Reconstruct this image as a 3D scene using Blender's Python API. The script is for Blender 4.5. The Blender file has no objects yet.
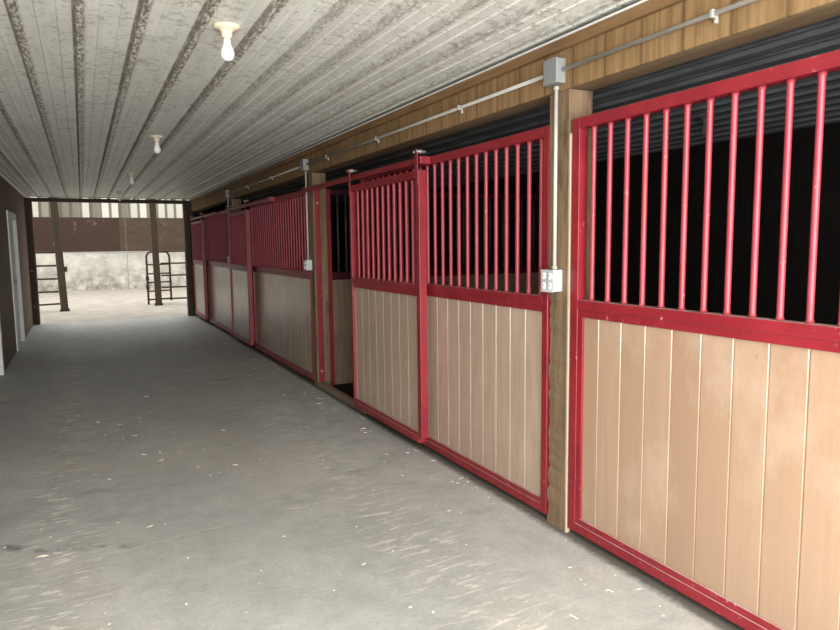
import bpy, bmesh, math, random
from mathutils import Vector, Matrix
random.seed(7)
scene = bpy.context.scene
COL = scene.collection

# ------------------------------------------------------------------ layout
CAM_H, W, H, XL, YE = 1.4434, 2.077, 2.408, -0.90, 14.60
YB0 = -0.95                      # near, open end of the aisle
XB = 5.65                       # back wall of the stalls
PA, PB, PC = 2.61, 6.53, 10.50  # the three posts
ZB, ZUB = 2.155, 2.334          # bottom of the header, joint below its upper board
ZT = 2.013                      # top of stall fronts
PW = 0.07

# ------------------------------------------------------------------ helpers
class MB:
    def __init__(s): s.bm = bmesh.new()
    def box(s, x0, x1, y0, y1, z0, z1, bev=0.0, seg=2):
        t = bmesh.new()
        r = bmesh.ops.create_cube(t, size=1)
        for v in t.verts:
            v.co = Vector(((x0+x1)/2 + v.co.x*(x1-x0), (y0+y1)/2 + v.co.y*(y1-y0), (z0+z1)/2 + v.co.z*(z1-z0)))
        if bev: bmesh.ops.bevel(t, geom=list(t.edges), offset=bev, segments=seg, affect='EDGES', profile=.5)
        s.merge(t); return s
    def merge(s, t, M=None):
        if M is not None: bmesh.ops.transform(t, matrix=M, verts=t.verts)
        mp = {v: s.bm.verts.new(v.co) for v in t.verts}
        for f in t.faces:
            try:
                nf = s.bm.faces.new([mp[v] for v in f.verts]); nf.smooth = f.smooth
            except ValueError: pass
        t.free()
    def tube(s, pts, r, n=10, cap=True):
        pts = [Vector(p) for p in pts]
        rings = []
        ref = None
        for i, p in enumerate(pts):
            a = pts[max(i-1, 0)]; b = pts[min(i+1, len(pts)-1)]
            d = (b-a).normalized()
            if ref is None:
                ref = d.orthogonal().normalized()
            ref = (ref - d*ref.dot(d)).normalized()
            bn = d.cross(ref)
            rr = r[i] if isinstance(r, (list, tuple)) else r
            rings.append([s.bm.verts.new(p + (ref*math.cos(2*math.pi*k/n) + bn*math.sin(2*math.pi*k/n))*rr) for k in range(n)])
        for A, B in zip(rings, rings[1:]):
            for k in range(n):
                f = s.bm.faces.new((A[k], A[(k+1) % n], B[(k+1) % n], B[k])); f.smooth = True
        if cap:
            s.bm.faces.new(rings[0][::-1]); s.bm.faces.new(rings[-1])
        return s
    def lathe(s, prof, n=24, M=None):
        t = bmesh.new(); rings = []
        for r, z in prof:
            rings.append([t.verts.new((max(r, 1e-5)*math.cos(2*math.pi*k/n), max(r, 1e-5)*math.sin(2*math.pi*k/n), z)) for k in range(n)])
        for A, B in zip(rings, rings[1:]):
            for k in range(n):
                f = t.faces.new((A[k], A[(k+1) % n], B[(k+1) % n], B[k])); f.smooth = True
        s.merge(t, M); return s
    def extrude_profile(s, prof, axis, a, b, close=False):
        # prof: list of 2D points; axis 'z': (x,y) swept in z ; axis 'y': (x,z) swept in y
        def P(p, t): return (p[0], p[1], t) if axis == 'z' else (p[0], t, p[1])
        A = [s.bm.verts.new(P(p, a)) for p in prof]; B = [s.bm.verts.new(P(p, b)) for p in prof]
        n = len(prof)
        for i in range(n if close else n-1):
            j = (i+1) % n
            s.bm.faces.new((A[i], A[j], B[j], B[i]))
        if close:
            s.bm.faces.new(A[::-1]); s.bm.faces.new(B)
        return s
    def build(s, name, mat, parent=None, origin=None):
        bmesh.ops.recalc_face_normals(s.bm, faces=s.bm.faces)
        off = parent_world(parent) if parent is not None else Vector(origin or (0, 0, 0))
        if off.length: bmesh.ops.translate(s.bm, vec=-off, verts=s.bm.verts)
        me = bpy.data.meshes.new(name); s.bm.to_mesh(me); s.bm.free()
        me.materials.append(mat)
        o = bpy.data.objects.new(name, me); COL.objects.link(o)
        if parent is not None: o.parent = parent
        elif origin: o.location = origin
        return o

def parent_world(o):
    v = Vector((0, 0, 0))
    while o is not None:
        v += Vector(o.location); o = o.parent
    return v

def tag(o, label, cat, group=None, kind=None):
    o['label'] = label; o['category'] = cat
    if group: o['group'] = group
    if kind: o['kind'] = kind
    return o
def thing(name, loc, label, cat, group=None):
    o = bpy.data.objects.new(name, None); o.empty_display_size = .1; COL.objects.link(o); o.location = loc
    return tag(o, label, cat, group)
def struct(o, label=None, cat=None):
    o['kind'] = 'structure'
    if label: o['label'] = label
    if cat: o['category'] = cat
    return o
def copy_part(o, dloc):
    c = o.copy(); COL.objects.link(c); c.parent = o.parent
    c.location = Vector(o.location) + Vector(dloc); return c

# ------------------------------------------------------------------ materials
class NT:
    def __init__(s, name, rough=.6, spec=.3):
        s.m = bpy.data.materials.new(name); s.m.use_nodes = True
        s.t = s.m.node_tree; s.n = s.t.nodes; s.l = s.t.links
        s.b = s.n['Principled BSDF']; s.b.inputs['Roughness'].default_value = rough
        s.b.inputs['Specular IOR Level'].default_value = spec
        s._c = None
    def link(s, a, b): s.l.new(a, b)
    def coord(s, scale=(1, 1, 1), loc=(0, 0, 0), kind='Object'):
        if s._c is None: s._c = s.n.new('ShaderNodeTexCoord')
        mp = s.n.new('ShaderNodeMapping'); mp.inputs['Scale'].default_value = scale; mp.inputs['Location'].default_value = loc
        s.link(s._c.outputs[kind], mp.inputs['Vector']); return mp.outputs['Vector']
    def world(s, scale=(1, 1, 1), loc=(0, 0, 0)):
        g = s.n.new('ShaderNodeNewGeometry'); mp = s.n.new('ShaderNodeMapping')
        mp.inputs['Scale'].default_value = scale; mp.inputs['Location'].default_value = loc
        s.link(g.outputs['Position'], mp.inputs['Vector']); return mp.outputs['Vector']
    def noise(s, vec, scale=5, detail=4, rough=.55, dist=0):
        t = s.n.new('ShaderNodeTexNoise'); s.link(vec, t.inputs['Vector'])
        t.inputs['Scale'].default_value = scale; t.inputs['Detail'].default_value = detail
        t.inputs['Roughness'].default_value = rough; t.inputs['Distortion'].default_value = dist
        return t.outputs['Fac']
    def voronoi(s, vec, scale=5):
        t = s.n.new('ShaderNodeTexVoronoi'); s.link(vec, t.inputs['Vector']); t.inputs['Scale'].default_value = scale
        return t.outputs['Distance']
    def ramp(s, fac, stops):
        r = s.n.new('ShaderNodeValToRGB'); e = r.color_ramp.elements
        while len(e) < len(stops): e.new(.5)
        for el, (p, c) in zip(e, stops):
            el.position = p
            el.color = (c, c, c, 1) if isinstance(c, (int, float)) else (*c, 1)
        s.link(fac, r.inputs['Fac']); return r.outputs['Color']
    def math(s, op, a, b=None, c=None):
        m = s.n.new('ShaderNodeMath'); m.operation = op
        for i, v in enumerate((a, b, c)):
            if v is None: continue
            if isinstance(v, (int, float)): m.inputs[i].default_value = v
            else: s.link(v, m.inputs[i])
        return m.outputs[0]
    def sep(s, vec):
        x = s.n.new('ShaderNodeSeparateXYZ'); s.link(vec, x.inputs[0]); return x.outputs
    def mix(s, fac, a, b, mode='MIX'):
        m = s.n.new('ShaderNodeMix'); m.data_type = 'RGBA'; m.blend_type = mode
        for k, v in (('Factor', fac),):
            if isinstance(v, (int, float)): m.inputs[0].default_value = v
            else: s.link(v, m.inputs[0])
        for i, v in ((6, a), (7, b)):
            if isinstance(v, tuple): m.inputs[i].default_value = (*v, 1)
            else: s.link(v, m.inputs[i])
        return m.outputs[2]
    def color(s, c):
        if isinstance(c, tuple): s.b.inputs['Base Color'].default_value = (*c, 1)
        else: s.link(c, s.b.inputs['Base Color'])
        return s
    def bump(s, h, strength=.3, dist=.01):
        b = s.n.new('ShaderNodeBump'); b.inputs['Strength'].default_value = strength; b.inputs['Distance'].default_value = dist
        s.link(h, b.inputs['Height']); s.link(b.outputs['Normal'], s.b.inputs['Normal']); return s

def plain(name, c, rough=.6, spec=.3, metal=0, var=.12, scale=14):
    k = NT(name, rough, spec); f = k.noise(k.world(), scale, 5)
    k.color(k.ramp(f, [(.25, tuple(x*(1-var) for x in c)), (.75, tuple(min(1, x*(1+var)) for x in c))]))
    k.b.inputs['Metallic'].default_value = metal
    return k.m

def mat_red(name='red_paint', lo=(.19, .010, .018), hi=(.27, .017, .026)):
    k = NT(name, .44, .5); v = k.world()
    base = k.ramp(k.noise(v, 6, 5), [(.3, lo), (.7, hi)])
    chip = k.math('MULTIPLY', k.ramp(k.noise(v, 42, 6, .7), [(.62, 0.), (.68, 1.)]), k.ramp(k.noise(v, 7, 3), [(.45, 0.), (.62, .8)]))
    scr = k.ramp(k.noise(k.world((60, 60, 5)), 2, 3), [(.68, 0.), (.76, .35)])
    c = k.mix(chip, base, (.60, .38, .34)); c = k.mix(scr, c, (.55, .12, .14))
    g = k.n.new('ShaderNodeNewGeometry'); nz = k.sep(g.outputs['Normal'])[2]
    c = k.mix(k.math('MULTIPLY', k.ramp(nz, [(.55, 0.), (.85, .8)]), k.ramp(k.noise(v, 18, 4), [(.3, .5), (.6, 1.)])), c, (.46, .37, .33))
    k.color(c); k.bump(k.noise(v, 60, 4), .12, .003)
    return k.m
def mat_boards():
    k = NT('tan_board', .24, .65); v = k.world(); x = k.sep(v)
    pl = k.math('FLOOR', k.math('DIVIDE', k.math('SUBTRACT', x[1], .063), .142))
    wn = k.n.new('ShaderNodeTexWhiteNoise'); wn.noise_dimensions = '1D'; k.link(pl, wn.inputs['W'])
    tone = k.ramp(wn.outputs['Value'], [(0, (.335, .212, .138)), (.5, (.385, .25, .165)), (1, (.43, .29, .195))])
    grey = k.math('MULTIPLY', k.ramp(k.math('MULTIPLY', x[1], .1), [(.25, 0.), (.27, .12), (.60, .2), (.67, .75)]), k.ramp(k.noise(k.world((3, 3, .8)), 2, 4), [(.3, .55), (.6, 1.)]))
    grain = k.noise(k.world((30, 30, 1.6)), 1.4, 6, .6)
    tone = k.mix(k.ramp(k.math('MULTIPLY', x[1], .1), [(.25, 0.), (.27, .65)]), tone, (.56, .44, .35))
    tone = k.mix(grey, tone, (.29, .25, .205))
    c = k.mix(k.ramp(grain, [(.35, .5), (.65, 0.)]), tone, (.33, .23, .15))
    wear = k.ramp(k.noise(k.world((1, 1, .7)), 3.2, 5, .65), [(.5, 0.), (.75, .55)])
    c = k.mix(wear, c, (.54, .42, .33))
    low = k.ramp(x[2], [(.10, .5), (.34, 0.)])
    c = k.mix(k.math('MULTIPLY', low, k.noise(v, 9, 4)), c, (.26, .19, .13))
    spot = k.ramp(k.noise(k.world((9, 9, 3.5)), 2.2, 2), [(.735, 0.), (.765, .6)])
    c = k.mix(spot, c, (.20, .14, .09))
    k.color(c); k.bump(grain, .15, .002)
    return k.m
def mat_wood(name, a, b, axis='y', dark=(.2, .13, .07), groove=None, rough=.7, blotch=.4):
    k = NT(name, rough, .2)
    sc = {'y': (26, 1.6, 26), 'z': (26, 26, 1.6), 'x': (1.6, 26, 26)}[axis]
    g = k.noise(k.world(sc), 1.3, 7, .62, .6)
    c = k.ramp(g, [(.3, a), (.68, b)])
    kn = k.ramp(k.noise(k.world(tuple(4 if s > 5 else 1.2 for s in sc)), 2.6, 5, .65), [(.53, 0.), (.72, blotch)])
    c = k.mix(kn, c, dark)
    if groove:
        x = k.sep(k.world())
        ph = k.math('PINGPONG', k.math('ADD', x[1], groove[1]), groove[0]/2)
        c = k.mix(k.ramp(ph, [(.004, .65), (.010, 0.)]), c, tuple(d*.6 for d in dark))
    k.color(c); k.bump(g, .25, .003)
    return k.m
def mat_ceiling():
    k = NT('white_ribbed_steel', .45, .4); v = k.world(); x = k.sep(v)
    ph = k.math('PINGPONG', k.math('SUBTRACT', x[0], .05), .2365/2)     # 0 on a major rib
    rib = k.ramp(ph, [(.013, 1.), (.022, 0.)])
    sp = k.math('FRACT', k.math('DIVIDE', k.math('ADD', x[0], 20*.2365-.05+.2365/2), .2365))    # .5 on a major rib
    edge = k.math('MULTIPLY', k.ramp(sp, [(.355, 0.), (.385, .95), (.425, .95), (.445, 0.)]), k.ramp(k.noise(k.world((30, 9, 30)), 1.2, 4, .7), [(.35, .35), (.55, 1.)]))  # left flank of each rib darkened: dirt and shade painted in
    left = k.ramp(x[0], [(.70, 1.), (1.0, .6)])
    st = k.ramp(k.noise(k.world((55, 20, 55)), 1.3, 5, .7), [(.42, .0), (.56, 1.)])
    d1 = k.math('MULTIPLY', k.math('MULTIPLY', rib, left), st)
    base = k.ramp(k.noise(k.world((2.0, .7, 2)), 2.3, 5, .6), [(.3, (.65, .67, .63)), (.7, (.80, .82, .77))])
    streak = k.ramp(k.noise(k.world((9, 15, 9)), 1.0, 7, .75, 1.4), [(.53, 0.), (.64, .7)])
    c = k.mix(streak, base, (.27, .25, .21))
    spk = k.ramp(k.noise(k.world((30, 30, 30)), 1.7, 3, .6), [(.62, 0.), (.69, .7)])
    c = k.mix(spk, c, (.22, .19, .15))
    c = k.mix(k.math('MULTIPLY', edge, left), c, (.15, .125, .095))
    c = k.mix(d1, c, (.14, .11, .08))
    k.color(c)
    return k.m
def mat_floor():
    k = NT('worn_concrete', .62, .35); v = k.world(); x = k.sep(v)
    big = k.noise(k.world((.8, .5, 1)), 1.1, 6, .6)
    c = k.ramp(big, [(.32, (.37, .375, .355)), (.5, (.45, .455, .43)), (.68, (.53, .53, .49))])
    mid = k.ramp(k.noise(v, 5.5, 7, .68), [(.38, .45), (.6, 0.)])
    c = k.mix(mid, c, (.29, .292, .28))
    # pale scuffs left by hooves, mainly down two lanes
    lane = k.math('ADD', k.ramp(k.math('ABSOLUTE', k.math('SUBTRACT', x[0], -.18)), [(.04, 1.), (.26, 0.)]),
                  k.ramp(k.math('ABSOLUTE', k.math('SUBTRACT', x[0], 1.38)), [(.04, .7), (.34, 0.)]))
    sc = k.ramp(k.noise(k.world((5, 22, 1)), 1.5, 5, .6, .8), [(.54, 0.), (.63, 1.)])
    c = k.mix(k.math('MULTIPLY', sc, k.math('ADD', lane, .07)), c, (.72, .69, .61))
    # warm dust tint
    c = k.mix(k.ramp(k.noise(k.world((.5, .5, 1), (3, 1, 0)), 1.6, 3), [(.5, 0.), (.7, .5)]), c, (.52, .475, .40))
    # dark damp blotches
    c = k.mix(k.ramp(k.noise(k.world((1.1, 2.2, 1), (.3, 5, 0)), 1.5, 5, .62), [(.58, 0.), (.72, .55)]), c, (.22, .22, .215))
    fine = k.noise(k.world((1, 1.6, 1)), 38, 6, .75)
    c = k.mix(k.ramp(fine, [(.36, .35), (.5, 0.)]), c, (.26, .262, .245))
    c = k.mix(k.ramp(fine, [(.56, 0.), (.70, .32)]), c, (.66, .655, .60))
    c = k.mix(k.ramp(k.noise(k.world((6, 18, 1), (2, 0, 0)), 1.2, 6, .7), [(.60, 0.), (.70, .28)]), c, (.25, .25, .24))
    # crack across the aisle
    n1 = k.math('MULTIPLY', k.math('SUBTRACT', k.noise(v, 2.0, 5, .55), .5), .3)
    dist = k.math('ABSOLUTE', k.math('SUBTRACT', k.math('ADD', x[1], n1), k.math('ADD', k.math('MULTIPLY', x[0], .13), 3.36)))
    crack = k.math('MULTIPLY', k.ramp(dist, [(.003, .8), (.008, 0.)]), k.ramp(k.noise(v, 2.1, 2), [(.36, 0.), (.46, 1.)]))
    c = k.mix(crack, c, (.58, .545, .44))
    dist2 = k.math('ABSOLUTE', k.math('SUBTRACT', k.math('ADD', x[1], n1), k.math('ADD', k.math('MULTIPLY', x[0], -.45), 3.48)))
    m2 = k.math('MULTIPLY', k.ramp(dist2, [(.012, .75), (.05, 0.)]), k.math('MULTIPLY', k.ramp(k.noise(v, 4.3, 4, .7), [(.46, 0.), (.56, 1.)]), k.ramp(x[0], [(.05, 1.), (.25, 0.)])))
    c = k.mix(m2, c, (.14, .13, .115))
    # grime along the foot of the stall fronts
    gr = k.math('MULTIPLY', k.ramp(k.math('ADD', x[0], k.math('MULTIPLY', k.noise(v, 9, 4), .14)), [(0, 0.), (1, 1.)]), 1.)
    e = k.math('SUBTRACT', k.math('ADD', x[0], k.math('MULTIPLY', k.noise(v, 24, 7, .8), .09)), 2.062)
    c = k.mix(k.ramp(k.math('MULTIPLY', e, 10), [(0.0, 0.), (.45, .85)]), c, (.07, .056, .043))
    k.color(c)
    k.link(k.ramp(big, [(.3, .5), (.7, .72)]), k.b.inputs['Roughness'])
    k.bump(k.noise(v, 26, 7, .7), .35, .006)
    return k.m
def mat_sand():
    k = NT('pale_sand', .9, .1); v = k.world()
    c = k.ramp(k.noise(v, 2.2, 6, .65), [(.32, (.40, .355, .295)), (.68, (.56, .51, .44))])
    c = k.mix(k.ramp(k.noise(k.world((1, 3, 1)), 2.1, 5, .7), [(.54, 0.), (.68, .4)]), c, (.36, .31, .26))
    k.color(c); k.bump(k.noise(v, 7, 6, .7), .8, .05)
    return k.m
def mat_concrete_wall():
    k = NT('white_concrete', .85, .15); v = k.world(); x = k.sep(v)
    c = k.ramp(k.noise(k.world((1.1, 1, 2)), 1.6, 6, .65), [(.34, (.48, .45, .39)), (.62, (.74, .70, .61))])
    st = k.math('MULTIPLY', k.ramp(x[2], [(.0, 1.), (.95, .12)]), k.ramp(k.noise(k.world((1.6, 1, 1.4)), 2.4, 6, .7), [(.42, 0.), (.62, .8)]))
    c = k.mix(st, c, (.16, .145, .12))
    k.color(c); k.bump(k.noise(v, 12, 5), .3, .02)
    return k.m
def mat_brown_board():
    k = NT('brown_kick_board', .75, .2); v = k.world(); x = k.sep(v)
    left = k.ramp(x[0], [(.0, (.115, .055, .04)), (1, (.20, .135, .085))])
    f = k.math('GREATER_THAN', x[0], 1.2)
    c = k.mix(f, (.062, .036, .027), (.095, .066, .043))
    c = k.mix(k.ramp(k.noise(k.world((1, 1, 3)), 1.8, 5, .6), [(.42, 0.), (.68, .7)]), c, (.07, .04, .03))
    c = k.mix(k.ramp(k.noise(v, 3.2, 5, .7), [(.62, 0.), (.70, .45)]), c, (.34, .28, .23))
    k.color(c)
    return k.m
def mat_translucent():
    k = NT('translucent_panel', .5, .3); v = k.world(); x = k.sep(v)
    pn = k.math('FLOOR', k.math('DIVIDE', x[0], .30))
    wn = k.n.new('ShaderNodeTexWhiteNoise'); wn.noise_dimensions = '1D'; k.link(pn, wn.inputs['W'])
    c = k.ramp(wn.outputs['Value'], [(.25, (.22, .20, .155)), (.45, (.58, .56, .47)), (1, (.72, .70, .62))])
    bar = k.math('FRACT', k.math('DIVIDE', k.math('ADD', x[0], 14.0), .30))
    c = k.mix(k.ramp(bar, [(.66, 0.), (.70, .85), (.94, .85), (.98, 0.)]), c, (.13, .115, .085))
    k.color(c)
    return k.m

M = dict(
    red=mat_red(), red_bar=mat_red('worn_red_paint', (.27, .03, .045), (.33, .044, .06)), boards=mat_boards(), ceiling=mat_ceiling(), floor=mat_floor(), sand=mat_sand(), stall_ceiling=plain('shaded_grey_steel', (.19, .20, .21), .5, .3, var=.3, scale=3), shaded_red=plain('shaded_red_paint', (.05, .006, .01), .6, .2),  # stall ceiling and partition rail red: unlit shade painted into the colour
    fascia=mat_wood('header_upper_board', (.16, .09, .04), (.27, .16, .076), 'y', (.12, .07, .035)),
    siding=mat_wood('grooved_plywood', (.17, .102, .046), (.33, .21, .10), 'z', (.13, .08, .038), (.21, .02)),
    under=mat_wood('beam_timber', (.16, .105, .06), (.24, .165, .095), 'y', (.10, .065, .04)),
    post=mat_wood('post_timber', (.135, .09, .053), (.265, .185, .112), 'z', (.07, .046, .028), blotch=.85),
    pale=mat_wood('pale_lath', (.36, .28, .19), (.50, .41, .30), 'z', (.35, .27, .18)),
    arena_post=mat_wood('arena_post_timber', (.055, .038, .025), (.10, .072, .048), 'z', (.04, .028, .02)),
    sill=mat_wood('sill_timber', (.20, .15, .11), (.30, .22, .16), 'y', (.12, .05, .05)),
    brown=mat_wood('brown_plywood', (.15, .10, .07), (.22, .15, .105), 'z', (.10, .07, .05)),
    dark=mat_wood('dark_timber', (.045, .033, .025), (.075, .055, .04), 'z', (.03, .02, .015)),
    stall=mat_wood('shaded_stall_lining', (.014, .012, .011), (.024, .02, .017), 'z', (.01, .008, .007)),  # near-black walls: darkness of the unlit stalls put into the colour
    bedding=plain('shaded_bedding', (.03, .025, .02), .95, .05, var=.5, scale=30),  # bedding colour darkened as well for the unlit stalls
    part_board=mat_wood('partition_board', (.17, .125, .085), (.25, .19, .13), 'z', (.09, .06, .04)),
    conduit=plain('galvanised_conduit', (.36, .35, .32), .6, .3, .1),
    box=plain('galvanised_box', (.24, .25, .245), .6, .3, .1),
    drop=plain('pale_conduit', (.50, .49, .45), .5, .4, .1),
    cover=plain('outlet_cover', (.50, .53, .54), .5, .4, .1),
    plastic=plain('white_plastic', (.80, .80, .78), .4, .4, var=.04),
    slot=plain('dark_slot', (.03, .03, .03), .7, .1),
    steel=plain('worn_bolt', (.38, .35, .32), .5, .5, .5),
    rust=plain('rusty_steel', (.085, .055, .042), .65, .3, .2, .4),
    door_white=plain('white_door_paint', (.62, .63, .62), .5, .3, var=.05, scale=3),
    door_trim=plain('white_trim_paint', (.76, .78, .78), .5, .3, var=.04, scale=3),
    porcelain=plain('cream_porcelain', (.66, .58, .43), .4, .4, var=.08),
    straw=plain('pale_straw', (.68, .62, .48), .8, .1, var=.35, scale=60),
    concrete=mat_concrete_wall(), kick=mat_brown_board(), light_strip=mat_translucent(),
    ground=plain('outdoor_gravel', (.34, .32, .29), .9, .1, var=.2, scale=3),
)
_g = NT('white_bulb_glass', .3, .5); _g.color((.74, .74, .71))
_g.b.inputs['Emission Color'].default_value = (1, .97, .9, 1); _g.b.inputs['Emission Strength'].default_value = .03
M['bulb'] = _g.m
M['shaded_bulb'] = plain('shaded_bulb_glass', (.12, .12, .11), .6, .3)  # stall bulb and socket: shade of the unlit stall put into the colour

# ------------------------------------------------------------------ setting
def floor_mesh():
    m = MB(); m.box(XL-.1, W+.06, YB0, YE+.05, -.12, 0); return m
struct(floor_mesh().build('floor', M['floor']), 'grey worn concrete aisle floor with pale scuffs and cracks', 'floor')
m = MB(); m.box(W+.06, XB, YB0, YE, -.12, -.015)
struct(m.build('floor_stalls', M['bedding']), 'shade-coloured bedding floor inside the stalls', 'floor')

def ceiling_mesh(xa, xb, base):
    pitch, pts = .2365, []
    k0 = math.ceil((xa-.05)/pitch)-2; k1 = int((xb-.05)/pitch)+2
    for k in range(k0, k1+1):
        c = .05 + k*pitch
        for dx, dz in ((-.030, 0), (-.0145, -.020), (.0145, -.020), (.030, 0)): pts.append((c+dx, dz))
        for q in (1/3, 2/3):
            cm = c + pitch*q
            for dx, dz in ((-.011, 0), (-.005, -.0045), (.005, -.0045), (.011, 0)): pts.append((cm+dx, dz))
    pts = [(x, H+z) for x, z in pts if xa <= x <= xb]
    top = [(pts[-1][0], H+.06), (pts[0][0], H+.06)]
    m = MB(); m.extrude_profile(pts+top, 'y', YB0, YE+.02, True); return m
struct(ceiling_mesh(W+.06, XB+.1, 0).build('ceiling_stalls', M['stall_ceiling']), 'shade-coloured ribbed steel ceiling over the stalls', 'ceiling')
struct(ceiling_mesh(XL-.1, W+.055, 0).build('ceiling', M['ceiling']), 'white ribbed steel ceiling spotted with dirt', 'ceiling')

# left wall with two door openings filled by the doors
D1, D2, DZ = (10.86, 12.16), (7.68, 8.98), 1.97
m = MB()
for a, b in ((YB0, D2[0]), (D2[1], D1[0]), (D1[1], YE)): m.box(XL-.12, XL, a, b, 0, H)
for d in (D1, D2): m.box(XL-.12, XL, d[0], d[1], DZ, H)
struct(m.build('wall_left', M['brown']), 'dark brown plywood wall on the left of the aisle', 'wall')
for n, (d, lab) in enumerate(((D1, 'white door in the left wall nearest the arena'), (D2, 'white door at the left edge of the picture'))):
    o = MB().box(XL-.07, XL-.03, d[0]+.09, d[1]-.09, .02, DZ-.09, .003).build('door_%d' % (n+1), M['door_white'])
    struct(o, lab, 'door')
    f = MB()
    for a, b in ((d[0], d[0]+.09), (d[1]-.09, d[1])): f.box(XL-.10, XL+.018, a, b, 0, DZ, .004)
    f.box(XL-.10, XL+.018, d[0]+.09, d[1]-.09, DZ-.09, DZ, .004)
    fo = f.build('door_frame', M['door_trim'], o)
    pm = MB()
    for z0, z1 in ((.2, .85), (1.0, 1.72)):
        pm.box(XL-.034, XL-.022, d[0]+.22, d[1]-.22, z0, z1, .005)
    pm.build('door_panel', M['door_white'], o)
    hb = MB(); hb.tube([(XL-.03, d[0]+.17, .98), (XL+.02, d[0]+.17, .98)], .012).lathe([(0, 0), (.024, .004), (.028, .018), (.02, .034), (0, .038)], 16, Matrix.Translation((XL+.015, d[0]+.17, .98)) @ Matrix.Rotation(math.pi/2, 4, 'Y'))
    hb.build('door_knob', M['steel'], o)

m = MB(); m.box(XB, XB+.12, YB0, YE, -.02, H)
struct(m.build('wall_stalls', M['stall']), 'shade-coloured wall at the back of the stalls', 'wall')
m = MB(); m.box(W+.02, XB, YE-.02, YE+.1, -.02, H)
struct(m.build('wall_end', M['stall']), 'shade-coloured end wall of the last stall', 'wall')
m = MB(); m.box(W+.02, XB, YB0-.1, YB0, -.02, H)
struct(m.build('wall_near', M['stall']), 'shade-coloured end wall of the first stall', 'wall')

# header above the stall fronts
m = MB(); m.box(W-.038, W-.002, YB0, YE-.03, ZUB+.002, H-.0205, .003)
struct(m.build('trim_1', M['fascia']), 'brown upper board of the header along the ceiling', 'trim')
m = MB(); m.box(W-.015, W, YB0, YE-.03, ZB, ZUB, .001)
struct(m.build('trim_2', M['siding']), 'grooved plywood strip of the header above the stalls', 'trim')
m = MB(); m.box(W+.001, W+.14, YB0, YE-.03, ZB+.004, H-.0205)
struct(m.build('trim_3', M['under']), 'timber beam behind the plywood header', 'trim')
m = MB(); m.box(W-.050, W-.0385, YB0, YE-.03, H-.027, H-.0205, .001)
struct(m.build('trim_4', M['door_trim']), 'thin white edge trim between ceiling and header', 'trim')

# end doorway
m = MB(); m.box(XL-.02, W+.02, YE-.06, YE+.10, 2.318, H-.0205, .004)
struct(m.build('trim_5', M['dark']), 'dark beam over the doorway to the arena', 'trim')

# sills at the stall openings
m = MB(); m.box(W+.0, W+.055, 5.20, PB-PW-.003, 0, .055, .006)
tag(m.build('threshold_board', M['sill']), 'worn brown wooden threshold under the open stall doorway', 'threshold')

# ------------------------------------------------------------------ posts
def rough_post(x0, x1, y0, y1, z0, z1, chew=None, amp=.004, seed=1):
    rnd = random.Random(seed)
    t = bmesh.new(); bmesh.ops.create_cube(t, size=1)
    for v in t.verts:
        v.co = Vector(((x0+x1)/2 + v.co.x*(x1-x0), (y0+y1)/2 + v.co.y*(y1-y0), (z0+z1)/2 + v.co.z*(z1-z0)))
    bmesh.ops.bevel(t, geom=[e for e in t.edges if abs(e.verts[0].co.z-e.verts[1].co.z) > .5], offset=.006, segments=2, affect='EDGES', profile=.5)
    zs = [z0 + (z1-z0)*i/64 for i in range(1, 64)]
    for z in zs:
        bmesh.ops.bisect_plane(t, geom=list(t.verts)+list(t.edges)+list(t.faces), plane_co=(0, 0, z), plane_no=(0, 0, 1))
    if chew:
        levels = {}
        for v in t.verts:
            k = round(v.co.z, 3)
            if k not in levels: levels[k] = rnd.random()
            if v.co.x < x0+.02 and v.co.y > y1-.02 and chew[0] < v.co.z < chew[1]:
                v.co.y -= amp*levels[k]; v.co.x += amp*.7*levels[k]
    m = MB(); m.merge(t); return m
post_names = []
t = thing('support_post', (W+.07, PA, 0), 'wooden post with a chewed edge beside the nearest stall, carrying an outlet box', 'post')
rough_post(W, W+.14, PA-PW, PA+PW+.012, 0, ZB, (.02, 1.15), .012, 3).build('timber', M['post'], t)
MB().box(W-.004, W+.02, PA-PW-.014, PA-PW-.001, 0, 1.95, .002).build('lath', M['pale'], t)['label'] = 'pale wooden lath on the edge of the post'
t = thing('support_post', (W+.07, PB, 0), 'wooden post left of the open stall doorway with a red strip bolted on', 'post')
rough_post(W, W+.14, PB-PW, PB+PW, 0, ZB, (.1, 1.2), .008, 5).build('timber', M['post'], t)
sb = MB().box(W+.012, W+.070, PB-PW-.014, PB-PW-.0005, .02, 2.0, .002).build('strike_strip', M['red'], t)
sb['label'] = 'red strip'
for z in (1.86, .16):
    MB().lathe([(0, 0), (.014, 0), (.014, .006), (.006, .011), (0, .011)], 12, Matrix.Translation((W+.041, PB-PW-.013, z)) @ Matrix.Rotation(math.pi/2, 4, 'X')).build('bolt', M['steel'], sb)
t = thing('support_post', (W+.07, PC, 0), 'wooden post between the two farthest stalls', 'post')
rough_post(W, W+.14, PC-PW, PC+PW, 0, ZB, None, 0, 6).build('timber', M['post'], t)
PZ = -.86

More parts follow.
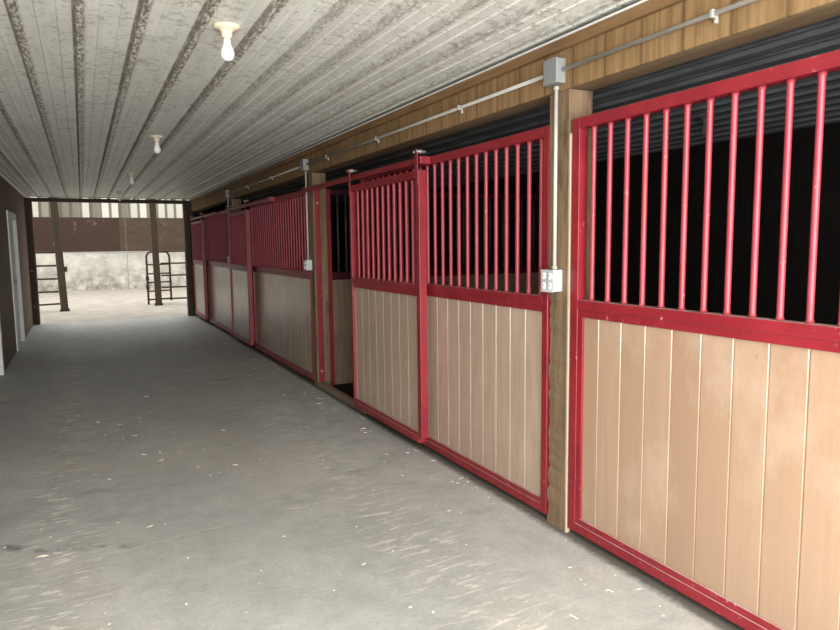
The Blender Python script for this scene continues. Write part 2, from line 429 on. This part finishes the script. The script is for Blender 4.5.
# ------------------------------------------------------------------ stall fronts
TUBE, TRIM = .052, .034
def board_profile(xf, y0, y1):
    # tongue and groove boards; x is the front, grooves on a .142 m grid
    p, o = .142, .063; pts = [(xf+.02, y0), (xf, y0)]
    k = math.floor((y0-o)/p)+1
    while k*p+o < y1-.012:
        if k*p+o > y0+.012:
            g = k*p+o; pts += [(xf, g-.0045), (xf+.005, g-.001), (xf+.005, g+.001), (xf, g+.0045)]
        k += 1
    pts += [(xf, y1), (xf+.02, y1)]
    return pts
def front(name, label, cat, group, x0, y0, y1, zt, zb, bar0=None, stile_down=0, depth=TUBE, w0=TUBE, w1=TUBE, trims=(True, True)):
    """grille-and-board stall front between y0 and y1 with its corridor face at x0"""
    x1 = x0+depth; zm, g = 1.171, .0005
    t = thing(name, (x0+depth/2, (y0+y1)/2, 0), label, cat, group)
    MB().box(x0-(.004 if stile_down else 0), x1, y0, y0+w0, zb-stile_down, zt, .003).build('stile', M['red'], t)
    MB().box(x0, x1, y1-w1, y1, zb, zt, .003).build('stile', M['red'], t)
    a, b = y0+w0+g, y1-w1-g
    MB().box(x0, x1, a, b, zt-.05, zt, .003).build('top_rail', M['red'], t)
    MB().box(x0, x1, a, b, zm-.046, zm, .003).build('middle_rail', M['red'], t)
    MB().box(x0, x1, a, b, zb, zb+.045, .003).build('bottom_rail', M['red'], t)
    zl, zh = zb+.045+g, zm-.046-g
    tr = MB(); xa, xb = x0+.004, x0+.016
    tr.box(xa, xb, a, b, zl, zl+TRIM-.006, .0015); tr.box(xa, xb, a, b, zh-TRIM, zh, .0015)
    if trims[0]: tr.box(xa, xb, a, a+TRIM, zl+TRIM-.006, zh-TRIM, .0015)
    if trims[1]: tr.box(xa, xb, b-TRIM, b, zl+TRIM-.006, zh-TRIM, .0015)
    tr.build('retaining_trim', M['red'], t)
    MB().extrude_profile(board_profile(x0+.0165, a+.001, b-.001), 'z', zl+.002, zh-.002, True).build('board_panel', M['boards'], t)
    # bars on a .1 m grid
    n = max(1, int(round((b-a)/.102))-1)
    ys = [a + (b-a)*(i+1)/(n+1) for i in range(n)] if bar0 is None else [y for y in [bar0 + .1045*i for i in range(-60, 60)] if a+.03 < y < b-.02]
    xc = x0+depth/2
    first = MB().tube([(xc, ys[0], zm+.0005), (xc, ys[0], zm+.015), (xc, ys[0], zt-.065), (xc, ys[0], zt-.0505)], [.0155, .0115, .0115, .0155], 12).build('grille_bar', M['red_bar'], t)
    for y in ys[1:]: copy_part(first, (0, y-ys[0], 0))
    return t
def hanger(t, xc, y, zr, zt):
    """strap over the track with two bolt heads, on top of a door stile"""
    MBh = MB().box(xc-.034, xc-.028, y-.02, y+.02, zt-.09, zr+.075, .002)
    h = MBh.build('hanger_strap', M['red'], t)
    for dy in (-.022, .022):
        MB().tube([(xc-.042, y+dy, zr+.058), (xc+.03, y+dy, zr+.058)], .0075, 8).lathe([(0, -.010), (.012, -.008), (.014, 0), (.012, .008), (0, .010)], 14, Matrix.Translation((xc-.012, y+dy, zr+.058)) @ Matrix.Rotation(math.pi/2, 4, 'Y')).build('roller', M['steel'], h)
    return h
def sliding_door(label, y0, y1):
    x0, zt = 1.995, 1.925
    t = front('stall_door', label, 'stall door', None, x0, y0, y1, zt, .075, stile_down=-.045, w1=.032, trims=(False, False))
    xc = x0+TUBE/2
    for y in (y0+.03, y1-.03): hanger(t, xc, y, 1.985, zt)
    return t
def track(label, y0, y1):
    xc = 2.021
    t = thing('door_track', (xc, (y0+y1)/2, 1.985), label, 'door track')
    MB().box(xc-.016, xc+.016, y0, y1, 1.967, 2.008, .004).build('rail', M['red'], t)
    MB().box(xc-.022, W-.002, y0-.062, y0-.0005, 1.962, 2.012, .004).build('end_bracket', M['red'], t)
    for y in (y0+.4, y1-.05):
        MB().box(xc+.017, W-.003, y-.02, y+.02, 1.975, 2.0, .002).build('standoff', M['red'], t)
    return t
front('stall_front', 'nearest red stall front with vertical bars over tan boards, right edge of the picture', 'stall front', None, W, PZ+PW+.004, PA-PW-.020, ZT, .03, bar0=2.398, trims=(False, True))
front('stall_front', 'red barred stall front with tan boards between the outlet post and the open sliding door', 'stall front', None, W, PA+PW+.016, 5.19, ZT, .03, bar0=2.785, w0=.045, trims=(False, False))
front('stall_front', 'red barred stall front left of the open stall doorway with greyish boards', 'stall front', None, W, PB+PW+.004, 9.26, ZT, .03, w0=.028, trims=(False, False))
front('stall_front', 'farthest red stall front with pale boards', 'stall front', None, W, PC+PW+.004, 13.0, ZT, .03, w0=.028, trims=(False, False))
sliding_door('red stall door slid open in front of the stall front, upright pink edge post', 3.95, 5.24)
sliding_door('closed red stall door halfway down the aisle with grey boards', 9.12, 10.40)
sliding_door('closed red stall door at the far end next to the arena doorway', 12.87, 14.16)
track('red sliding track above the open stall door and doorway', 4.00, 6.62)
track('red sliding track above the closed stall door halfway down the aisle', 7.95, 10.60)
track('red sliding track above the farthest closed stall door', 11.72, 14.35)

# partition seen through the open doorway
t = thing('stall_partition', (3.9, PB, 0), 'red framed stall partition with bars seen through the open doorway', 'partition')
xa, xb, y0, y1, g = W+.145, XB-.01, PB-.026, PB+.026, .0005
MB().box(xa, xa+.055, y0, y1, -.014, 2.0, .003).build('stile', M['red'], t)
MB().box(xa+.055+g, xb, y0, y1, 1.95, 2.0, .003).build('top_rail', M['shaded_red'], t)
MB().box(xa+.055+g, xb, y0, y1, 1.085, 1.165, .003).build('middle_rail', M['shaded_red'], t)
MB().box(xa+.055+g, xb, y0+.01, y1-.01, -.01, 1.0845, .002).build('board_panel', M['part_board'], t)
b0 = MB().tube([(xa+.135, PB, 1.1655), (xa+.135, PB, 1.9495)], .0105, 10).build('grille_bar', M['rust'], t)
x = xa+.135+.088
i = 1
while xa+.135+.088*i < xb-.05:
    copy_part(b0, (.088*i, 0, 0)); i += 1

# ------------------------------------------------------------------ wiring
XC = W-.034
for (a, b, lab, name) in ((PA+.0365, PB-.0205, 'grey metal conduit along the header between the first and second junction boxes', 'c'),
                    (YB0, PA-.0605, 'grey metal conduit along the header at the upper right of the picture', 'c'),
                    (PB+.0765, PC-.0105, 'grey metal conduit along the header beyond the second junction box', 'c')):
    t = thing('conduit_run', (XC, (a+b)/2, 2.24), lab, 'conduit')
    MB().tube([(XC, a, 2.24), (XC, b, 2.24)], .0095, 12).build('pipe', M['drop' if a == YB0 else 'conduit'], t)  # near run gets the paler colour to make up for weak light
    ys = {0: (3.5, 4.75, 5.9)}.get(0) if a == PA+.0365 else ((1.72, .3) if a == YB0 else (7.9, 9.2))
    for y in ys:
        s = MB(); s.box(XC-.0145, W-.0152, y-.007, y+.007, 2.226, 2.2545, .003)
        s.box(XC+.008, W-.0152, y-.007, y+.007, 2.208, 2.2265, .002)
        s.lathe([(0, 0), (.005, 0), (.005, .003), (0, .004)], 10, Matrix.Translation((XC+.0085, y, 2.216)) @ Matrix.Rotation(-math.pi/2, 4, 'Y'))
        s.build('strap', M['conduit'], t)
def wiring(yp, tag_txt, zo, dy0=0):
    y = yp-.012+dy0
    t = thing('junction_box', (XC, y, 2.235), 'square grey metal junction box on the header above %s' % tag_txt, 'junction box')
    MB().box(W-.070, W-.0155, y-.046, y+.046, 2.182, 2.294, .004).build('box_body', M['box'], t)
    MB().box(W-.074, W-.0705, y-.048, y+.048, 2.180, 2.296, .002).build('cover_plate', M['box'], t)
    t = thing('conduit_drop', (XC, y, zo+.07), 'pale vertical conduit running down %s' % tag_txt, 'conduit')
    MB().tube([(XC, y, zo+.075), (XC, y, 2.158)], .0090, 12).build('pipe', M['drop'], t)
    for z0, z1 in ((zo+.0555, zo+.075), (2.158, 2.1745)): MB().tube([(XC, y, z0), (XC, y, z1)], .0135, 12).build('coupling', M['conduit'], t)
    yy = yp+.012+dy0
    t = thing('outlet_box', (W-.035, yy, zo), 'white four socket outlet box on %s' % tag_txt, 'outlet')
    MB().box(W-.056, W-.001, yy-.046, yy+.046, zo-.052, zo+.0545, .005).build('box_body', M['cover'], t)
    p = MB().box(W-.061, W-.0565, yy-.049, yy+.049, zo-.055, zo+.0545, .002).build('cover_plate', M['cover'], t)
    for dy in (-.023, .023):
        for dz in (-.024, .024):
            s = MB(); Mx = Matrix.Translation((W-.0615, yy+dy, zo+dz)) @ Matrix.Rotation(-math.pi/2, 4, 'Y')
            s.lathe([(0, .005), (.0145, .005), (.0168, .003), (.0168, 0)], 20, Mx)
            r = s.build('receptacle', M['plastic'], t)
            q = MB(); xx = W-.0672
            q.box(xx, xx+.0012, yy+dy-.008, yy+dy-.006, zo+dz-.002, zo+dz+.007)
            q.box(xx, xx+.0012, yy+dy+.005, yy+dy+.007, zo+dz-.002, zo+dz+.007)
            q.build('slot', M['slot'], r)
wiring(PA, 'the nearest wooden post', 1.256)
wiring(PB, 'the post left of the open doorway', 1.24, .04)
wiring(PC, 'the farthest wooden post', 1.23, .05)

# ------------------------------------------------------------------ bulbs
def bulb(x, y, label, group, glass='bulb'):
    t = thing('ceiling_bulb', (x, y, H), label, 'light bulb', group)
    z = H-.0005
    MB().lathe([(0, z), (.058, z), (.060, z-.006), (.056, z-.014), (.036, z-.019), (.026, z-.027), (.023, z-.040), (.023, z-.052), (.019, z-.053), (0, z-.053)], 28,
               Matrix.Translation((x, y, 0))).build('socket', M['porcelain' if glass == 'bulb' else glass], t)
    z -= .0532
    MB().lathe([(0, z), (.0145, z), (.0155, z-.010), (.0165, z-.022), (.022, z-.038), (.0285, z-.052), (.0305, z-.066), (.0275, z-.082), (.018, z-.093), (.008, z-.097), (0, z-.0975)], 28,
               Matrix.Translation((x, y, 0))).build('glass', M[glass], t)
bulb(.625, 3.10, 'largest white bare bulb in a cream socket near the top of the picture', None)
bulb(.64, 6.35, 'second white bare bulb along the ribbed ceiling from the viewer', None)
bulb(.635, 9.60, 'third white bare bulb along the ribbed ceiling, small', None)
bulb(.645, 12.95, 'farthest white bare bulb just in front of the dark doorway beam', None)
bulb(4.40, 3.75, 'shade-coloured bare bulb on the stall ceiling behind the nearest red bars', None, 'shaded_bulb')

# ------------------------------------------------------------------ end doorway posts
t = thing('doorway_post', (-.85, YE, 0), 'dark timber post with pale bolts on the left of the arena doorway', 'post')
MB().box(XL+.001, -.79, YE-.10, YE+.10, 0, 2.317, .004).build('timber', M['dark'], t)
MB().box(-.825, -.79, YE-.125, YE-.1005, .02, 2.25, .003).build('guide_rail', M['rust'], t)
for z in (1.02, .35):
    MB().lathe([(0, 0), (.02, 0), (.02, .008), (0, .012)], 10, Matrix.Translation((-.862, YE-.1005, z)) @ Matrix.Rotation(math.pi/2, 4, 'X')).build('bolt', M['steel'], t)
t = thing('doorway_post', (2.0, YE, 0), 'brown timber post on the right of the arena doorway', 'post')
MB().box(1.985, W-.001, YE-.10, YE+.10, 0, 2.317, .004).build('timber', M['dark'], t)
MB().box(1.915, 1.9845, YE-.06, YE+.10, 0, 2.317, .004).build('inner_board', M['arena_post'], t)
MB().lathe([(0, 0), (.02, 0), (.02, .008), (0, .012)], 10, Matrix.Translation((2.03, YE-.1005, 1.02)) @ Matrix.Rotation(math.pi/2, 4, 'X')).build('bolt', M['steel'], t)

# ------------------------------------------------------------------ arena beyond
YW = 25.4
m = MB(); m.box(-14, 16, YE+.05, YW+.3, -.16, -.005)
struct(m.build('floor_arena', M['sand']), 'pale sandy arena ground beyond the doorway', 'ground')
m = MB(); m.box(-14, 1.38, YW, YW+.25, -.01, 1.29, .01).box(1.40, 16, YW, YW+.25, -.01, 1.29, .01)
struct(m.build('wall_arena', M['concrete']), 'stained white concrete lower wall of the arena', 'wall')
m = MB(); m.box(-14, 1.385, YW-.03, YW+.1, 1.30, 2.46, .006).box(1.395, 16, YW-.035, YW+.1, 1.30, 2.46, .006)
struct(m.build('wall_arena_boards', M['kick']), 'scuffed brown boards on the arena wall', 'wall')
pts = []; xx = -14
while xx < 16:
    pts += [(xx, YW), (xx+.21, YW), (xx+.235, YW-.03), (xx+.275, YW-.03), (xx+.30, YW)]; xx += .30
m = MB(); m.extrude_profile(pts, 'z', 2.46, 3.9)
struct(m.build('wall_arena_panels', M['light_strip']), 'pale ribbed panels at the top of the arena wall', 'wall')
for (x, y, w, lab, s) in ((-.43, 17.35, .155, 'brown timber post in the arena, left one with a dark latch', 11), (1.635, 17.7, .145, 'brown timber post in the arena in front of the rounded gate', 12)):
    t = thing('arena_post', (x, y, 0), lab, 'post')
    pm = rough_post(x-w/2, x+w/2, y-w/2, y+w/2, -.02, 3.6, None, 0, s)
    for v in pm.bm.verts: v.co.x -= (.030 if s == 11 else .012)*v.co.z
    pm.build('timber', M['arena_post'], t)
    MB().box(x-w/2-.02, x+w/2+.02, y-w/2-.02, y+w/2+.02, -.01, .05, .01).build('foot', M['dark'], t)
    if s == 11:
        MB().box(x+w/2-.032, x+w/2+.03, y-.06, y+.02, .90, 1.02, .01).build('latch', M['rust'], t)
def fence(lab, xa, xb, y, zs, name='pipe_fence', sag=0, dy=0, lean=0):
    t = thing(name, ((xa+xb)/2, y, 0), lab, 'gate')
    for i, z in enumerate(zs):
        zz = z
        MB().tube([(xa, y+dy, zz-(sag if i == 0 else 0)), ((xa+xb)/2, y+dy/2, zz-(sag*.4 if i == 0 else 0)), (xb - lean*zz, y, zz)], .021, 8).build('rail', M['rust'], t)
    for x in ((xa, xa+1.5) if xa < 0 else (xb, xb-1.5)):
        MB().tube([(x, y+.03+ (dy if x == xa else 0), -.004), (x, y+.03+(dy if x == xa else 0), 1.34)], .024, 8).build('upright', M['rust'], t)
    return t
fence('dark pipe gate with five rails left of the left arena post', -3.3, -.512, 17.33, (.17, .45, .745, 1.045, 1.345), sag=.06, lean=.03)
fence('dark pipe fence with five rails right of the right arena post', 1.74, 4.6, 17.86, (.14, .43, .73, 1.03, 1.33))
def round_gate():
    a, b = Vector((1.43, 18.05, 0)), Vector((2.0, 18.3, 0)); d = b-a; L = d.length; d.normalize()
    t = thing('pipe_gate', (a+b)/2, 'dark pipe gate leaf with rounded top corners behind the right arena post', 'gate')
    P = lambda u, z: tuple(a + d*u + Vector((0, 0, z)))
    r = .14; path = [P(0, .0)]
    for k in range(7):
        th = math.pi - k*math.pi/12; path.append(P(r + r*math.cos(th), 1.32-r + r*math.sin(th)))
    for k in range(7):
        th = math.pi/2 - k*math.pi/12; path.append(P(L-r + r*math.cos(th), 1.32-r + r*math.sin(th)))
    path.append(P(L, .06))
    MB().tube(path, .026, 10).build('frame', M['rust'], t)
    for z in (.12, .33, .55, .77, 1.0):
        MB().tube([P(.0, z), P(L, z)], .019, 8).build('rail', M['rust'], t)
    for z in (.42, .66):
        MB().box(*[v for pr in zip(P(-.03, z-.05)[:2], P(.03, z+.05)[:2]) for v in (min(pr)-.01, max(pr)+.01)], z-.05, z+.05, .005).build('hinge', M['rust'], t)
round_gate()

# ------------------------------------------------------------------ loose straw and chaff
def litter():
    m = MB(); rnd = random.Random(4)
    for i in range(330):
        if i < 240:
            x = rnd.uniform(-.8, 1.95); y = 1.3 + 8*rnd.random()**1.6
        else:
            x = 2.03 - abs(rnd.gauss(0, .12)); y = rnd.uniform(1.0, 8.5)
        L = rnd.choice((.006, .008, .009, .012, .02, .04)) * rnd.uniform(.6, 1.2); w = rnd.uniform(.0008, .002) if L > .015 else rnd.uniform(.002, .005)
        a = rnd.uniform(0, math.pi); c, s = math.cos(a), math.sin(a); z = .0012
        q = [(-L/2, -w), (L/2, -w*.7), (L/2, w*.7), (-L/2, w)]
        bot = [m.bm.verts.new((x+u*c-v*s, y+u*s+v*c, .0003)) for u, v in q]
        top = [m.bm.verts.new((x+u*c-v*s, y+u*s+v*c, .0003+rnd.uniform(.001, .004))) for u, v in q]
        m.bm.faces.new(top)
        for k in range(4): m.bm.faces.new((bot[k], bot[(k+1) % 4], top[(k+1) % 4], top[k]))
    o = m.build('straw_litter', M['straw'])
    tag(o, 'pale bits of straw and chaff scattered over the concrete aisle', 'straw', kind='stuff')
litter()

# ground outside the near end
m = MB(); m.box(-14, 16, -16, YB0, -.16, -.02)
struct(m.build('floor_outside', M['ground']), 'gravel ground outside the near end of the aisle', 'ground')

# ------------------------------------------------------------------ light
wd = bpy.data.worlds.new('overcast_sky'); scene.world = wd; wd.use_nodes = True
bg = wd.node_tree.nodes['Background']; bg.inputs['Color'].default_value = (.93, .97, 1.0, 1); bg.inputs['Strength'].default_value = 1.05
def area(name, loc, target, sx, sy, power, color=(1, 1, 1)):
    l = bpy.data.lights.new(name, 'AREA'); l.shape = 'RECTANGLE'; l.size = sx; l.size_y = sy; l.energy = power; l.color = color
    o = bpy.data.objects.new(name, l); COL.objects.link(o); o.location = loc
    o.rotation_euler = (Vector(target)-Vector(loc)).to_track_quat('-Z', 'Y').to_euler()
    return o
area('near_door_daylight', (.55, YB0-.12, 1.4), (.55, 2.0, .75), 2.8, 2.1, 340, (1, 1, .98))
area('left_fill_lamp', (XL+.06, -.25, 1.15), (2.0, 1.2, 1.1), 1.3, 1.9, 56, (1, .995, .98))  # added fill lamp by the closed left wall, no door there
area('arena_skylight', (1, 20, 6.5), (1, 20, 0), 9, 8, 640, (1, .98, .94))
area('arena_fill_lamp', (-3.2, 21.5, 4.2), (1.8, 13.2, 1.4), 3, 1.6, 40, (1, .99, .97))  # added unseen lamp in mid-air, brightens the far stall fronts

# ------------------------------------------------------------------ camera
cam = bpy.data.cameras.new('camera'); co = bpy.data.objects.new('camera', cam); COL.objects.link(co)
yw, pt, rl = (math.radians(a) for a in (26.738, 6.1016, .6719))
fw = Vector((math.sin(yw)*math.cos(pt), math.cos(yw)*math.cos(pt), -math.sin(pt)))
rt = Vector((math.cos(yw), -math.sin(yw), 0)); up = rt.cross(fw)
R = rt*math.cos(rl) - up*math.sin(rl); U = rt*math.sin(rl) + up*math.cos(rl)
Mx = Matrix((R, U, -fw)).transposed().to_4x4(); Mx.translation = (0, 0, CAM_H)
co.matrix_world = Mx
cam.sensor_fit = 'HORIZONTAL'; cam.sensor_width = 36; cam.lens = 666.12/840*36
cam.clip_start = .05; cam.clip_end = 200
scene.camera = co
scene.view_settings.view_transform = 'Standard'; scene.view_settings.look = 'None'; scene.view_settings.exposure = 0
scene.cycles.use_denoising = True
scene.cycles.max_bounces = 10; scene.cycles.diffuse_bounces = 6
